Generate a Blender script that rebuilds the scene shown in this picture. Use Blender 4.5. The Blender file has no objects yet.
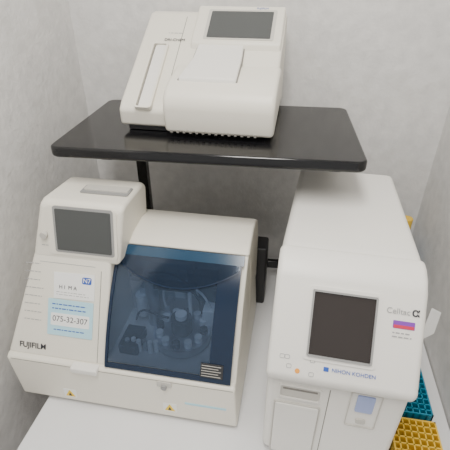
import bpy, bmesh, math, random
from mathutils import Vector, Matrix
random.seed(3)
T=0.75
# ---------------- materials ----------------
def nmat(name,col,rough=0.5,metal=0.0,spec=0.5,emit=None,es=0,bump=None,var=0.0,varscale=8,coat=0):
    m=bpy.data.materials.new(name); m.use_nodes=True
    nt=m.node_tree; b=nt.nodes['Principled BSDF']
    b.inputs['Base Color'].default_value=(*col,1); b.inputs['Roughness'].default_value=rough
    b.inputs['Metallic'].default_value=metal
    b.inputs['Specular IOR Level'].default_value=spec
    b.inputs['Coat Weight'].default_value=coat
    tc=nt.nodes.new('ShaderNodeTexCoord')
    if var>0:
        n=nt.nodes.new('ShaderNodeTexNoise'); n.inputs['Scale'].default_value=varscale; n.inputs['Detail'].default_value=4
        r=nt.nodes.new('ShaderNodeValToRGB')
        r.color_ramp.elements[0].position=0.3; r.color_ramp.elements[1].position=0.7
        r.color_ramp.elements[0].color=(*[c*(1-var) for c in col],1); r.color_ramp.elements[1].color=(*[min(1,c*(1+var*0.4)) for c in col],1)
        nt.links.new(tc.outputs['Object'],n.inputs['Vector']); nt.links.new(n.outputs['Fac'],r.inputs['Fac']); nt.links.new(r.outputs['Color'],b.inputs['Base Color'])
    if bump:
        n=nt.nodes.new('ShaderNodeTexNoise'); n.inputs['Scale'].default_value=bump[0]; n.inputs['Detail'].default_value=6; n.inputs['Roughness'].default_value=0.6
        bp=nt.nodes.new('ShaderNodeBump'); bp.inputs['Strength'].default_value=bump[1]; bp.inputs['Distance'].default_value=bump[2]
        nt.links.new(tc.outputs['Object'],n.inputs['Vector']); nt.links.new(n.outputs['Fac'],bp.inputs['Height']); nt.links.new(bp.outputs['Normal'],b.inputs['Normal'])
    return m
WALL=nmat('wallpaper',(0.745,0.735,0.72),0.85,bump=(60,0.6,0.0035),var=0.10,varscale=34)
CEIL=nmat('ceiling_paint',(0.8,0.8,0.8),0.9)
FLOOR=nmat('floor_vinyl',(0.16,0.13,0.11),0.5,var=0.2)
TRIM=nmat('trim_vinyl',(0.55,0.5,0.42),0.5)
TABLE=nmat('table_white',(0.79,0.79,0.795),0.35,var=0.02)
PL=nmat('plastic_offwhite',(0.81,0.775,0.68),0.42,var=0.02,varscale=3,bump=(900,0.05,0.0005))
PL2=nmat('plastic_white',(0.83,0.81,0.76),0.4,var=0.02,varscale=3,bump=(900,0.05,0.0005))
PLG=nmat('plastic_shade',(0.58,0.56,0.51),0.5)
GRY=nmat('plastic_grey',(0.30,0.30,0.295),0.5)
DK=nmat('plastic_dark',(0.03,0.03,0.032),0.4)
SEAM=nmat('seam',(0.22,0.21,0.19),0.7)
SCR=nmat('screen_black',(0.030,0.024,0.022),0.22)
SCRG=nmat('screen_grey',(0.07,0.075,0.075),0.2)
BLK=nmat('black_gloss',(0.006,0.006,0.007),0.13,spec=0.5,bump=(60,0.05,0.0005))
METAL=nmat('metal',(0.6,0.6,0.62),0.3,metal=0.9)
NAVY=nmat('navy_plastic',(0.006,0.018,0.045),0.2)
NAVY2=nmat('navy_band',(0.012,0.05,0.10),0.15)
PAPER=nmat('paper',(0.88,0.88,0.86),0.7)
BLUEC=nmat('paper_blue',(0.45,0.72,0.82),0.6)
BLUE=nmat('ink_blue',(0.03,0.10,0.45),0.5)
INK=nmat('ink_dark',(0.04,0.04,0.05),0.6)
INKG=nmat('ink_grey',(0.36,0.36,0.36),0.6)
RED=nmat('ink_red',(0.6,0.03,0.08),0.5)
PURP=nmat('ink_purple',(0.22,0.05,0.42),0.5)
ORG=nmat('ink_orange',(0.85,0.35,0.05),0.5)
YEL=nmat('yellow_plastic',(0.80,0.52,0.05),0.4)
YELW=nmat('yellow_warning',(0.9,0.62,0.02),0.5)
TEAL=nmat('teal_plastic',(0.01,0.22,0.34),0.4)
BLUEP=nmat('blue_window',(0.33,0.40,0.68),0.25)
BLUEB=nmat('blue_bottle',(0.05,0.25,0.5),0.3)
def tint(name,tr,df,k):
    m=bpy.data.materials.new(name); m.use_nodes=True; nt=m.node_tree; nt.nodes.clear()
    o=nt.nodes.new('ShaderNodeOutputMaterial'); t=nt.nodes.new('ShaderNodeBsdfTransparent'); t.inputs[0].default_value=(*tr,1)
    g=nt.nodes.new('ShaderNodeBsdfGlossy'); g.inputs['Roughness'].default_value=0.08; g.inputs[0].default_value=(0.8,0.88,1,1)
    d=nt.nodes.new('ShaderNodeBsdfDiffuse'); d.inputs[0].default_value=(*df,1)
    f=nt.nodes.new('ShaderNodeFresnel'); f.inputs[0].default_value=1.5
    a=nt.nodes.new('ShaderNodeMixShader'); a.inputs[0].default_value=k
    b=nt.nodes.new('ShaderNodeMixShader')
    nt.links.new(t.outputs[0],a.inputs[1]); nt.links.new(d.outputs[0],a.inputs[2])
    nt.links.new(f.outputs[0],b.inputs[0]); nt.links.new(a.outputs[0],b.inputs[1]); nt.links.new(g.outputs[0],b.inputs[2])
    nt.links.new(b.outputs[0],o.inputs[0]); return m
TINT=tint('tinted_acrylic',(0.43,0.52,0.68),(0.06,0.10,0.17),0.28)
TINT2=tint('tinted_acrylic_dark',(0.30,0.36,0.45),(0.02,0.04,0.08),0.35)
# ---------------- helpers ----------------
def link(o): bpy.context.scene.collection.objects.link(o); return o
class Grp:
    def __init__(s,name,org,rot=0,shift=(0,0,0),scale=1):
        s.o=bpy.data.objects.new(name,None); link(s.o); s.o.empty_display_size=0.05
        s.org=Vector(org); s.o.location=s.org+Vector(shift); s.o.rotation_euler=(0,0,rot); s.o.scale=(scale,)*3
def finish(bm,name,g,mat,bevel=0,seg=3,smooth=True,ang=35):
    bmesh.ops.recalc_face_normals(bm,faces=bm.faces)
    me=bpy.data.meshes.new(name)
    off=g.org if g else Vector((0,0,0))
    for v in bm.verts: v.co=v.co-off
    bm.to_mesh(me); bm.free()
    o=bpy.data.objects.new(name,me); link(o); me.materials.append(mat)
    if g: o.parent=g.o
    if bevel>0:
        b=o.modifiers.new('b','BEVEL'); b.width=bevel; b.segments=seg; b.limit_method='ANGLE'; b.angle_limit=math.radians(ang); b.harden_normals=False
    if smooth:
        for p in me.polygons: p.use_smooth=True
        if bevel>0:
            w=o.modifiers.new('wn','WEIGHTED_NORMAL'); w.keep_sharp=True
        else:
            try:
                me.set_sharp_from_angle(angle=math.radians(35))
            except Exception: pass
    return o
def Z(v): return Vector((v[0],v[1],v[2]+T))
def prism(name,g,prof,xl,xr,mat,bevel=0.004,seg=3,ang=35):
    fl=xl if callable(xl) else (lambda y,z:xl); fr=xr if callable(xr) else (lambda y,z:xr)
    bm=bmesh.new()
    L=[bm.verts.new(Z((fl(y,z),y,z))) for y,z in prof]; R=[bm.verts.new(Z((fr(y,z),y,z))) for y,z in prof]
    bm.faces.new(L); bm.faces.new(R[::-1]); n=len(prof)
    for i in range(n): bm.faces.new((L[i],R[i],R[(i+1)%n],L[(i+1)%n]))
    return finish(bm,name,g,mat,bevel,seg,ang=ang)
def box(name,g,x0,x1,y0,y1,z0,z1,mat,bevel=0.002,seg=2):
    return prism(name,g,[(y0,z0),(y0,z1),(y1,z1),(y1,z0)],x0,x1,mat,bevel,seg)
class Fr:
    def __init__(s,x,p0,p1):
        s.o=Z((x,p0[0],p0[1])); d=Vector((0,p1[0]-p0[0],p1[1]-p0[1])); s.len=d.length; s.v=d.normalized(); s.u=Vector((1,0,0)); s.n=s.u.cross(s.v)
    def pt(s,u,v,w=0): return s.o+s.u*u+s.v*v+s.n*w
def rr(w,h,r,k=5):
    pts=[]
    r=min(r,w/2-1e-5,h/2-1e-5)
    if r<=0.0002: return [(-w/2,-h/2),(w/2,-h/2),(w/2,h/2),(-w/2,h/2)]
    for cx,cy,a0 in ((w/2-r,-h/2+r,-90),(w/2-r,h/2-r,0),(-w/2+r,h/2-r,90),(-w/2+r,-h/2+r,180)):
        for i in range(k+1):
            a=math.radians(a0+90*i/k); pts.append((cx+r*math.cos(a),cy+r*math.sin(a)))
    return pts
def plate(name,g,f,u,v,w,h,t,mat,r=0,base=0.0,bevel=0,rot=0,pts=None):
    P=pts or rr(w,h,r); c,s=math.cos(rot),math.sin(rot)
    bm=bmesh.new()
    A=[];B=[]
    for a,b in P:
        a,b=a*c-b*s,a*s+b*c
        A.append(bm.verts.new(f.pt(u+a,v+b,base))); B.append(bm.verts.new(f.pt(u+a,v+b,base+t)))
    bm.faces.new(A[::-1]); bm.faces.new(B); n=len(P)
    for i in range(n): bm.faces.new((A[i],A[(i+1)%n],B[(i+1)%n],B[i]))
    return finish(bm,name,g,mat,bevel,2,smooth=bevel>0)
def ringplate(name,g,f,u,v,w,h,border,t,mat,r=0.004,base=0):
    P=rr(w,h,r); Q=rr(w-2*border,h-2*border,max(r-border,0.001)); bm=bmesh.new()
    n=len(P); rows=[]
    for L,bb in ((P,base),(P,base+t),(Q,base+t),(Q,base)):
        rows.append([bm.verts.new(f.pt(u+a,v+b,bb)) for a,b in L])
    for k in range(4):
        X=rows[k];Y=rows[(k+1)%4]
        for i in range(n): bm.faces.new((X[i],X[(i+1)%n],Y[(i+1)%n],Y[i]))
    return finish(bm,name,g,mat,0,smooth=False)
def text(name,g,f,u,v,size,body,mat,base=0.0012,bold=0.0):
    c=bpy.data.curves.new(name,'FONT'); c.body=body; c.size=size; c.extrude=0.0002; c.align_x='CENTER'; c.align_y='CENTER'; c.offset=bold
    c.materials.append(mat); o=bpy.data.objects.new(name,c); link(o)
    m=Matrix((f.u,f.v,f.n)).transposed().to_4x4(); p=f.pt(u,v,base)-g.org; m.translation=p
    o.parent=g.o; o.matrix_local=m; return o
def dashes(name,g,f,u0,u1,v0,v1,rows,mat,th=0.0016,base=0.0008,fill=0.75):
    bm=bmesh.new()
    for i in range(rows):
        v=v1-(v1-v0)*(i+0.5)/rows; u=u0; end=u0+(u1-u0)*random.uniform(fill,1)
        while u<end:
            l=random.uniform(0.003,0.010); e=min(u+l,end)
            vs=[bm.verts.new(f.pt(a,b,base)) for a,b in ((u,v-th/2),(e,v-th/2),(e,v+th/2),(u,v+th/2))]
            bm.faces.new(vs); u=e+0.0018
    return finish(bm,name,g,mat,0,smooth=False)
def cyl(name,g,c,r,h,mat,axis='Z',seg=32,r2=None,bevel=0):
    bm=bmesh.new(); bmesh.ops.create_cone(bm,cap_ends=True,segments=seg,radius1=r,radius2=r if r2 is None else r2,depth=h)
    R=Matrix.Identity(4)
    if axis=='Y': R=Matrix.Rotation(math.pi/2,4,'X')
    if axis=='X': R=Matrix.Rotation(math.pi/2,4,'Y')
    bmesh.ops.transform(bm,matrix=Matrix.Translation(Z(c))@R,verts=bm.verts)
    return finish(bm,name,g,mat,bevel,2)
def tube(name,g,pts,r,mat):
    c=bpy.data.curves.new(name,'CURVE'); c.dimensions='3D'; c.bevel_depth=r; c.bevel_resolution=4
    s=c.splines.new('NURBS'); s.points.add(len(pts)-1)
    for i,p in enumerate(pts):
        q=Z(p)-(g.org if g else Vector()); s.points[i].co=(*q,1)
    s.use_endpoint_u=True; s.order_u=3; c.materials.append(mat)
    o=bpy.data.objects.new(name,c); link(o)
    if g:o.parent=g.o
    return o
# ---------------- room ----------------
XL,XR,YB,YF,ZC=-0.605,0.376,1.11,-1.6,2.45
def slab(name,a,b,mat):
    bm=bmesh.new(); bmesh.ops.create_cube(bm,size=1)
    for v in bm.verts: v.co=Vector([(a[i]+b[i])/2+v.co[i]*(b[i]-a[i]) for i in range(3)])
    return finish(bm,name,None,mat,0,smooth=False)
slab('floor',(-2.2,YF,-0.1),(2.0,YB+0.1,0),FLOOR)
slab('ceiling',(-2.2,YF,ZC),(2.0,YB+0.1,ZC+0.1),CEIL)
slab('wall_back',(XL-0.1,YB,0),(XR+0.1,YB+0.1,ZC),WALL)
slab('wall_left',(XL-0.1,-0.15,0),(XL,YB,ZC),WALL)
slab('wall_right',(XR,-0.15,0),(XR+0.1,YB,ZC),WALL)
slab('baseboard_left',(XL,-0.15,0),(XL+0.008,YB,0.06),TRIM)
slab('baseboard_right',(XR-0.008,-0.15,0),(XR,YB,0.06),TRIM)
slab('baseboard_back',(XL+0.008,YB-0.008,0),(XR-0.008,YB,0.06),TRIM)
# ---------------- table ----------------
g=Grp('work_table',(-0.055,0.68,0))
box('tabletop',g,-0.485,0.373,0.26,1.09,-0.028,0,TABLE,0.003)
for i,(x,y) in enumerate(((-0.465,0.29),(0.35,0.29),(-0.465,1.06),(0.35,1.06))):
    box('leg_%d'%(i+1),g,x-0.015,x+0.015,y-0.015,y+0.015,-0.75,-0.028,METAL,0.002)
box('apron_front',g,-0.45,0.335,0.28,0.30,-0.07,-0.028,TABLE,0.001)
box('apron_back',g,-0.45,0.335,1.05,1.07,-0.07,-0.028,TABLE,0.001)
# ---------------- black shelf rack ----------------
g=Grp('shelf_rack',(-0.17,0.872,T),rot=math.radians(2.7),shift=(-0.008,0.004,0))
bm=bmesh.new()
cx,cy,w,d=-0.170,0.872,0.616,0.345
P=rr(w,d,0.020,6)
A=[bm.verts.new(Z((cx+a,cy+b,0.488))) for a,b in P];B=[bm.verts.new(Z((cx+a,cy+b,0.51))) for a,b in P]
bm.faces.new(A[::-1]);bm.faces.new(B)
for i in range(len(P)): bm.faces.new((A[i],A[(i+1)%len(P)],B[(i+1)%len(P)],B[i]))
finish(bm,'shelf_top',g,BLK,0.005,3,ang=60)
box('frame_front',g,-0.40,0.10,0.94,0.965,0.460,0.488,BLK)
PX=(-0.377,0.086)
for i,x in enumerate(PX):
    y=0.955
    box('post_%d'%(i+1),g,x-0.013,x+0.013,y-0.012,y+0.012,0.012,0.47,BLK)
    box('foot_%d'%(i+1),g,x-0.016,x+0.016,0.935,1.07,0.0,0.014,BLK)
    box('bracket_%d'%(i+1),g,x-0.012,x+0.012,0.74,1.02,0.470,0.489,BLK)
box('rail_bottom',g,PX[0],PX[1],0.948,0.962,0.06,0.085,BLK)
# ---------------- power adapter ----------------
g=Grp('power_adapter',(-0.03,0.90,T))
box('case',g,-0.082,-0.042,0.868,0.93,0,0.19,DK,0.006)
# ---------------- chemistry analyzer (left) ----------------
g=Grp('chemistry_analyzer',(-0.305,0.66,T),shift=(-0.001,0,0))
def xl(y,z):
    tb=[(0.0,-0.536),(0.13,-0.552),(0.31,-0.501),(0.42,-0.475),(0.5,-0.465)]
    for (a,b),(c,d) in zip(tb,tb[1:]):
        if z<=c: return b+(d-b)*(z-a)/(c-a)
    return -0.465
XRt=-0.066
XRb=lambda y,z: XRt+0.007*max(0,1-z/0.12)
prism('base',g,[(0.485,0.010),(0.489,0.118),(0.498,0.124),(0.845,0.126),(0.845,0.010)],xl,XRb,PL,0.005)
prism('console_body',g,[(0.500,0.122),(0.600,0.322),(0.70,0.33),(0.80,0.30),(0.842,0.25),(0.842,0.122)],xl,-0.334,PL,0.006)
prism('display_housing',g,[(0.594,0.308),(0.622,0.420),(0.636,0.428),(0.735,0.427),(0.752,0.412),(0.765,0.29)],lambda y,z:xl(y,z)-0.001+0.008*max(0,(y-0.64)/0.1),lambda y,z:-0.303 if z>0.35 else -0.316,PL,0.009,4)
prism('side_cheek',g,[(0.501,0.122),(0.585,0.255),(0.645,0.322),(0.672,0.336),(0.72,0.343),(0.77,0.334),(0.815,0.305),(0.842,0.25),(0.842,0.122)],-0.084,XRt,PL,0.003)
prism('hood',g,[(0.646,0.328),(0.672,0.341),(0.72,0.348),(0.77,0.339),(0.815,0.310),(0.846,0.25),(0.846,0.124),(0.70,0.124),(0.685,0.29)],-0.3335,-0.0645,PL,0.005)
for i,(x,y) in enumerate(((-0.44,0.52),(-0.11,0.52),(-0.44,0.80),(-0.11,0.80))):
    cyl('foot_%d'%(i+1),g,(x,y,0.006),0.014,0.012,DK)
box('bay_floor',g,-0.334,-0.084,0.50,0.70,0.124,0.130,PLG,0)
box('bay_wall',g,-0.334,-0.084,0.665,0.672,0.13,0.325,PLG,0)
LA=Vector((0,0.497,0.126)); LB=Vector((0,0.646,0.330)); LD=(LB-LA); LN=Vector((0,-LD.z,LD.y)).normalized()
def lp(x,s,o=0):
    p=LA+LD*s+LN*(0.014*4*s*(1-s)+o); return Z((x,p.y,p.z))
def surf(name,x0,x1,f0,f1,mat,o=0,nx=20,ns=14,th=0.002):
    bm=bmesh.new(); G=[];H=[]
    for i in range(nx+1):
        x=x0+(x1-x0)*i/nx; a=f0(i/nx) if callable(f0) else f0; b=f1(i/nx) if callable(f1) else f1
        G.append([bm.verts.new(lp(x,a+(b-a)*j/ns,o+th)) for j in range(ns+1)])
        H.append([bm.verts.new(lp(x,a+(b-a)*j/ns,o)) for j in range(ns+1)])
    for i in range(nx):
        for j in range(ns):
            bm.faces.new((G[i][j],G[i+1][j],G[i+1][j+1],G[i][j+1]))
            if th>0.001: bm.faces.new((H[i][j],H[i][j+1],H[i+1][j+1],H[i+1][j]))
    if th>0.001:
        for i in range(nx):
            bm.faces.new((G[i][0],H[i][0],H[i+1][0],G[i+1][0])); bm.faces.new((G[i][ns],G[i+1][ns],H[i+1][ns],H[i][ns]))
        for j in range(ns):
            bm.faces.new((G[0][j],G[0][j+1],H[0][j+1],H[0][j])); bm.faces.new((G[nx][j],H[nx][j],H[nx][j+1],G[nx][j+1]))
    else:
        bmesh.ops.delete(bm,geom=[v for v in bm.verts if not v.link_faces],context='VERTS')
    return finish(bm,name,g,mat,0)
arc=lambda t:0.86-0.17*(1-(2*t-1)**2)
surf('lid_window',-0.330,-0.120,0.05,0.92,TINT,th=0.0005)
surf('lid_side_band',-0.120,-0.076,0.0,0.97,NAVY)
surf('lid_bottom_band',-0.332,-0.120,0.0,0.045,NAVY)
surf('lid_top_band',-0.332,-0.072,0.91,0.99,NAVY2,o=0.0015)
surf('lid_crescent',-0.328,-0.080,arc,0.91,TINT2,o=0.003,th=0.0005)
surf('lid_crescent_rim',-0.328,-0.080,lambda t:arc(t)-0.008,lambda t:arc(t)+0.006,NAVY,o=0.003,ns=3)
surf('lid_left_edge',-0.333,-0.327,0.0,0.97,NAVY,o=0.001)
def lidplate(name,x0,x1,s0,s1,mat,o): surf(name,x0,x1,s0,s1,mat,o=o,nx=2,ns=3)
lidplate('lid_label',-0.136,-0.092,0.04,0.15,DK,0.0022)
for i in range(5): lidplate('lid_label_line_%d'%i,-0.134,-0.096-0.005*(i%2),0.05+i*0.020,0.054+i*0.020,PLG,0.0030)
# internals
cyl('turntable',g,(-0.195,0.59,0.150),0.060,0.018,METAL)
cyl('turntable_hub',g,(-0.195,0.59,0.175),0.022,0.04,DK)
cyl('turntable_cap',g,(-0.195,0.59,0.20),0.012,0.012,PL2)
for i in range(12):
    a=i*math.pi/6; cyl('slide_cup_%d'%i,g,(-0.195+0.047*math.cos(a),0.59+0.047*math.sin(a),0.165),0.008,0.014,PL2 if i%3 else DK,seg=16)
cyl('sampler_column',g,(-0.27,0.63,0.20),0.014,0.14,METAL)
box('sampler_arm',g,-0.28,-0.17,0.62,0.64,0.235,0.25,DK)
cyl('sampler_tip',g,(-0.18,0.61,0.215),0.004,0.06,PL2,seg=12)
box('slide_magazine',g,-0.155,-0.130,0.61,0.65,0.13,0.20,PL2)
box('waste_tray',g,-0.315,-0.275,0.53,0.59,0.13,0.155,DK)
box('drive_unit',g,-0.17,-0.10,0.64,0.665,0.16,0.27,DK)
box('rail_unit',g,-0.31,-0.18,0.65,0.663,0.27,0.285,METAL)
cyl('knob',g,(-0.30,0.64,0.17),0.012,0.06,PL2)
for i in range(14):
    x=random.uniform(-0.315,-0.13); z=random.uniform(0.15,0.27); w_=random.uniform(0.008,0.025); h_=random.uniform(0.006,0.03)
    box('mechanism_block_%d'%i,g,x-w_/2,x+w_/2,0.646-random.uniform(0,0.016),0.666,z-h_/2,z+h_/2,random.choice([METAL,DK,PL2,GRY,DK]),0.001)
for i in range(6):
    x=-0.30+i*0.012; cyl('reagent_vial_%d'%i,g,(x,0.545+0.004*(i%2),0.145),0.005,0.03,random.choice([PL2,METAL,GRY]),seg=14)
tube('tubing_1',g,[(-0.27,0.63,0.27),(-0.23,0.62,0.29),(-0.19,0.63,0.26),(-0.16,0.63,0.20)],0.0025,DK)
tube('tubing_2',g,[(-0.31,0.62,0.14),(-0.29,0.60,0.20),(-0.25,0.61,0.17),(-0.22,0.58,0.2)],0.0025,DK)
tube('tubing_3',g,[(-0.24,0.64,0.15),(-0.25,0.62,0.24),(-0.21,0.63,0.25),(-0.14,0.62,0.24),(-0.13,0.62,0.15)],0.0025,PL2)
# front base details
FB=Fr(0,(0.485,0.010),(0.489,0.118))
plate('latch',g,FB,-0.207,0.101,0.030,0.014,0.003,PLG,0.003)
cyl('latch_key',g,(-0.207,0.487,0.106),0.006,0.012,GRY,axis='Y')
def tri(name,u,v,s):
    plate(name+'_back',g,FB,u,v,s*2.6,s*2.3,0.0005,PAPER,0.001)
    plate(name,g,FB,u,v,0,0,0.0010,YELW,pts=[(-s,-s*0.8),(s,-s*0.8),(0,s)])
    plate(name+'_mark',g,FB,u,v-0.001,0,0,0.0014,INK,pts=[(-s*0.35,-s*0.5),(s*0.35,-s*0.5),(0,s*0.4)])
tri('warning_label_1',-0.422,0.024,0.011); tri('warning_label_2',-0.200,0.030,0.011)
plate('logo_strip',g,FB,-0.125,0.052,0.085,0.006,0.0006,BLUEC)
plate('lip_line',g,FB,-0.305,0.108,0.47,0.0012,0.0004,SEAM)
box('release_tab',g,-0.402,-0.345,0.480,0.50,0.112,0.126,PL2,0.003)
# console details
C=Fr(0,(0.500,0.122),(0.600,0.322))
text('brand_text',g,C,-0.495,0.022,0.0165,'FUJIFILM',INK,bold=0.0002)
dashes('button_legend',g,C,-0.516,-0.474,0.07,0.205,8,INKG,0.0014)
plate('legend_line_1',g,C,-0.425,0.202,0.12,0.001,0.0005,INKG)
plate('business_card',g,C,-0.408,0.158,0.088,0.054,0.0012,PAPER,0,base=0.0005,rot=0.03)
plate('card_logo',g,C,-0.381,0.172,0.020,0.014,0.0004,BLUE,0.003,base=0.0017)
text('card_logo_text',g,C,-0.381,0.172,0.013,'N7',PAPER,base=0.0022)
text('card_name',g,C,-0.421,0.154,0.011,'H I  M A',INK,base=0.0022)
dashes('card_print',g,C,-0.446,-0.371,0.136,0.146,2,INKG,0.0012,base=0.0019)
plate('service_card',g,C,-0.414,0.090,0.098,0.076,0.0012,BLUEC,0.002,base=0.0005)
plate('service_card_field',g,C,-0.414,0.086,0.084,0.026,0.0004,PAPER,0.002,base=0.0017)
dashes('service_card_print',g,C,-0.454,-0.374,0.104,0.122,2,BLUE,0.0024,base=0.0019)
dashes('service_card_print_2',g,C,-0.449,-0.379,0.060,0.068,1,BLUE,0.0022,base=0.0019)
text('service_card_number',g,C,-0.414,0.087,0.0165,'075-32-307',INK,base=0.0022)
plate('console_seam',g,C,-0.352,0.10,0.0012,0.19,0.0004,SEAM)
# display
D=Fr(0,(0.594,0.308),(0.622,0.420))
plate('display_bezel',g,D,-0.389,0.064,0.144,0.100,0.0025,PL,0.008)
plate('display_frame',g,D,-0.385,0.067,0.124,0.095,0.0035,GRY,0.005)
plate('display_screen',g,D,-0.385,0.067,0.114,0.085,0.0045,SCRG,0.002)
cyl('button_power',g,(-0.469,0.603,0.36),0.007,0.01,PLG,axis='Y')
dashes('power_legend',g,D,-0.478,-0.460,0.025,0.035,1,INKG,0.0015)
R0=Fr(0,(0.66,0.4285),(0.72,0.4275))
plate('receipt_slot',g,R0,-0.36,0.02,0.10,0.035,0.002,GRY,0.004)
plate('receipt_cover',g,R0,-0.36,0.024,0.092,0.022,0.004,PLG,0.004)
# ---------------- hematology analyzer (right) ----------------
g=Grp('hematology_analyzer',(0.107,0.50,T),rot=math.radians(-1.9),shift=(0.001,0,0))
prism('body',g,[(0.450,0.010),(0.448,0.240),(0.54,0.388),(0.562,0.404),(0.60,0.407),(0.89,0.412),(0.912,0.403),(0.92,0.38),(0.92,0.010)],lambda y,z:-0.007+0.014*max(0,(y-0.6)/0.3),lambda y,z:0.2215-0.009*max(0,(y-0.6)/0.3),PL2,0.013,5)
prism('front_shell',g,[(0.475,0.224),(0.439,0.234),(0.432,0.252),(0.523,0.384),(0.540,0.398),(0.562,0.407),(0.585,0.4085),(0.585,0.30),(0.53,0.224)],-0.0095,0.2245,PL2,0.011,5)
F=Fr(0,(0.432,0.252),(0.523,0.384))
ringplate('screen_surround',g,F,0.101,0.094,0.112,0.118,0.006,0.0022,PL2,0.007)
ringplate('screen_bezel',g,F,0.101,0.094,0.100,0.106,0.003,0.0050,GRY,0.004)
plate('screen',g,F,0.101,0.094,0.096,0.102,0.0016,SCR,0.001)
text('model_text',g,F,0.182,0.130,0.0125,'Celltac',INKG)
text('model_alpha',g,F,0.2075,0.131,0.018,'α',INK,bold=0.0004)
plate('badge_purple',g,F,0.192,0.110,0.032,0.012,0.0008,PURP,0.001)
plate('badge_red',g,F,0.192,0.107,0.030,0.005,0.0012,RED,0.001)
dashes('badge_print',g,F,0.176,0.206,0.088,0.100,2,INKG,0.002)
text('maker_text',g,F,0.126,0.024,0.0085,'NIHON KOHDEN',BLUE)
plate('maker_logo',g,F,0.084,0.024,0.008,0.007,0.0008,BLUE,0.001)
plate('lamp_orange',g,F,0.040,0.014,0.008,0.008,0.0008,ORG,0.004)
for i,(u,v) in enumerate(((0.014,0.034),(0.026,0.020),(0.062,0.034),(0.062,0.012),(0.022,0.034))):
    ringplate('icon_%d'%i,g,F,u,v,0.008,0.007,0.0008,0.0006,INKG,0.002)
W=Fr(0,(0.450,0.010),(0.448,0.232))
ringplate('printer_frame',g,W,0.050,0.190,0.072,0.036,0.003,0.003,PL2,0.006)
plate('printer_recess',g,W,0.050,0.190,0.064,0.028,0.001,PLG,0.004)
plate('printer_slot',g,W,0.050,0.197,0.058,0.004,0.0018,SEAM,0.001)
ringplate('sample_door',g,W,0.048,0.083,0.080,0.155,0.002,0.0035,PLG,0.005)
plate('sample_door_panel',g,W,0.048,0.083,0.075,0.150,0.005,PL2,0.004,bevel=0.0015)
plate('panel_seam',g,W,0.098,0.11,0.0014,0.20,0.0005,SEAM)
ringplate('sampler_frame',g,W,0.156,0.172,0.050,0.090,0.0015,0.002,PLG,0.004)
plate('sampler_window',g,W,0.156,0.190,0.028,0.042,0.0025,BLUEP,0.003)
plate('sampler_button',g,W,0.156,0.144,0.016,0.012,0.003,PLG,0.004)
for i,(x,y) in enumerate(((0.02,0.48),(0.19,0.48),(0.02,0.88),(0.19,0.88))):
    cyl('foot_%d'%(i+1),g,(x,y,0.006),0.012,0.012,DK)
box('side_vent_panel',g,0.2150,0.2225,0.62,0.78,0.08,0.28,PLG,0.001)
bm=bmesh.new(); vs=[]
for a,b,c_ in ((0,0.10,0),(0.016,0.088,0.003),(0.020,0.02,0.01),(0.0,0.0,0.004)):
    vs.append(bm.verts.new(Z((0.2265+a,0.505+c_,0.300+b*0.75))))
bm.faces.new(vs)
o=finish(bm,'paper_note',g,PAPER,0,smooth=False); sm=o.modifiers.new('s','SOLIDIFY'); sm.thickness=0.0006
# ---------------- immunoassay analyzer (top) ----------------
g=Grp('immunoassay_analyzer',(-0.205,0.94,T+0.51),rot=math.radians(-0.8),shift=(0.000,-0.016,0),scale=1.025)
box('base_plinth',g,-0.350,-0.060,0.832,1.06,0.5105,0.526,DK,0.002)
prism('body',g,[(0.822,0.522),(0.818,0.556),(0.832,0.570),(1.045,0.712),(1.072,0.714),(1.082,0.70),(1.082,0.522)],lambda y,z:-0.363+0.006*(z-0.52)/0.2,-0.047,PL,0.007,4,ang=25)
S=Fr(0,(0.832,0.570),(1.045,0.712))
prism('measuring_housing',g,[(0.806,0.517),(0.798,0.566),(0.803,0.588),(0.818,0.602),(0.85,0.615),(0.905,0.628),(0.93,0.628),(0.93,0.54)],-0.262,-0.043,PL,0.009,4,ang=40)
prism('flap_shadow_line',g,[(0.843,0.611),(0.843,0.6145),(0.925,0.6365),(0.970,0.664),(0.970,0.650),(0.93,0.624)],lambda y,z:-0.2405+(y-0.85)*0.12,lambda y,z:-0.1215-(y-0.85)*0.03,SEAM,0.001)  # dark rim around the flap, its shadow line put into the colour
prism('flap',g,[(0.841,0.609),(0.843,0.619),(0.925,0.642),(0.966,0.667),(0.967,0.650),(0.93,0.624)],lambda y,z:-0.238+(y-0.85)*0.12,lambda y,z:-0.124-(y-0.85)*0.03,PL2,0.003)
prism('display_mount',g,[(0.955,0.648),(0.958,0.666),(1.052,0.728),(1.060,0.724),(1.06,0.70)],-0.243,-0.050,PL,0.005)
M=Fr(0,(0.958,0.666),(1.052,0.728))
plate('display_bezel',g,M,-0.142,0.054,0.150,0.090,0.0012,PLG,0.004)
plate('display_screen',g,M,-0.142,0.053,0.136,0.080,0.002,SCRG,0.002)
text('brand_text',g,M,-0.10,0.1045,0.007,'FUJIFILM',BLUE,base=0.0006)
text('model_text',g,S,-0.282,0.172,0.010,'DRI-CHEM',INK)
dashes('model_print',g,S,-0.300,-0.265,0.188,0.198,1,INKG,0.0015)
ringplate('slot_frame',g,S,-0.308,0.068,0.036,0.178,0.004,0.008,PL,0.007)
plate('slot_shadow_edge',g,S,-0.308,0.068,0.029,0.170,0.0010,SEAM,0.006)  # dark plate seen left of the carrier, painted as the slot's shadow edge
plate('slot_carrier',g,S,-0.306,0.068,0.024,0.168,0.0048,PL2,0.005)
plate('panel_seam',g,S,-0.268,0.15,0.0012,0.19,0.0004,SEAM)
for i in range(14): box('vent_%d'%i,g,-0.25+i*0.013,-0.245+i*0.013,0.8045,0.815,0.519,0.524,SEAM,0)
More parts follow.
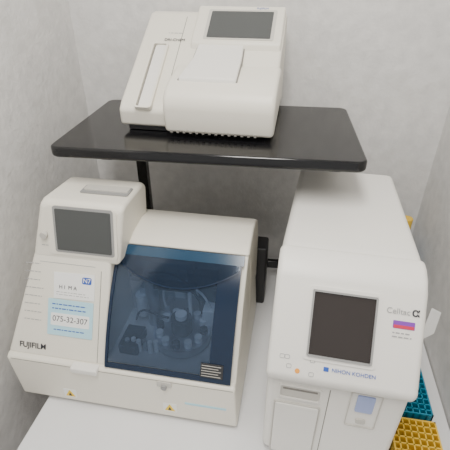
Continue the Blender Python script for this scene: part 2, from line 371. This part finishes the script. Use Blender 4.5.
# ---------------- tube racks ----------------
def rack(name,x0,x1,y0,y1,h,mat,nx,ny):
    g=Grp(name,((x0+x1)/2,(y0+y1)/2,T)); 
    bm=bmesh.new()
    def bx(a,b,c,d,e,f):
        r=bmesh.ops.create_cube(bm,size=1)['verts']
        for v in r: v.co=Z(((a+b)/2+v.co.x*(b-a),(c+d)/2+v.co.y*(d-c),(e+f)/2+v.co.z*(f-e)))
    bx(x0,x1,y0,y1,0,h*0.35)
    t=0.003
    bx(x0,x0+t,y0,y1,0,h);bx(x1-t,x1,y0,y1,0,h);bx(x0,x1,y0,y0+t,0,h);bx(x0,x1,y1-t,y1,0,h)
    for i in range(1,nx): 
        x=x0+(x1-x0)*i/nx; bx(x-0.0013,x+0.0013,y0,y1,h*0.35,h-0.001)
    for i in range(1,ny):
        y=y0+(y1-y0)*i/ny; bx(x0,x1,y-0.0013,y+0.0013,h*0.35,h-0.001)
    finish(bm,'grid_body',g,mat,0,smooth=False)
rack('test_tube_rack',0.238,0.326,0.420,0.540,0.050,YEL,7,9)
rack('test_tube_rack.001',0.238,0.326,0.553,0.68,0.050,TEAL,7,10)
# ---------------- reagent bottle ----------------
g=Grp('reagent_bottle',(0.322,1.02,T))
cyl('bottle_body',g,(0.322,1.02,0.085),0.026,0.17,BLUEB,bevel=0.006)
cyl('bottle_shoulder',g,(0.322,1.02,0.180),0.026,0.022,BLUEB,r2=0.014)
cyl('bottle_cap',g,(0.322,1.02,0.212),0.015,0.042,YEL,bevel=0.002)
# cables
g=Grp('power_cable',(0.05,1.0,T))
tube('cord_1',g,[(0.03,1.06,0.50),(0.02,1.04,0.42),(0.05,1.03,0.3),(0.06,1.02,0.1),(0.05,1.0,0.006)],0.003,PL2)
# ---------------- lights ----------------
g=Grp('ceiling_light',(-0.1,0.1,ZC))
def lamp(name,loc,sx,sy,e,rot,col=(1,1,1)):
    l=bpy.data.lights.new(name,'AREA'); l.shape='RECTANGLE'; l.size=sx; l.size_y=sy; l.energy=e; l.color=col
    o=bpy.data.objects.new(name,l); link(o); o.location=loc; o.rotation_euler=rot; return o
box('housing',g,-0.25,0.05,-0.5,0.6,ZC-T-0.05,ZC-T,PL2,0.004)
lamp('ceiling_light_lamp',(-0.1,0.05,ZC-0.06),0.3,1.1,24,(0,0,0),(1,0.97,0.92))
w=bpy.data.worlds.new('world'); bpy.context.scene.world=w; w.use_nodes=True
w.node_tree.nodes['Background'].inputs[0].default_value=(1.0,0.985,0.96,1); w.node_tree.nodes['Background'].inputs[1].default_value=0.84
# ---------------- camera ----------------
c=bpy.data.cameras.new('camera'); o=bpy.data.objects.new('camera',c); link(o)
c.sensor_width=36; c.lens=410/450*36; c.clip_start=0.02
o.location=(0,0,T+0.81)
o.rotation_euler=(math.radians(90-32.3),0,math.radians(10))
bpy.context.scene.camera=o
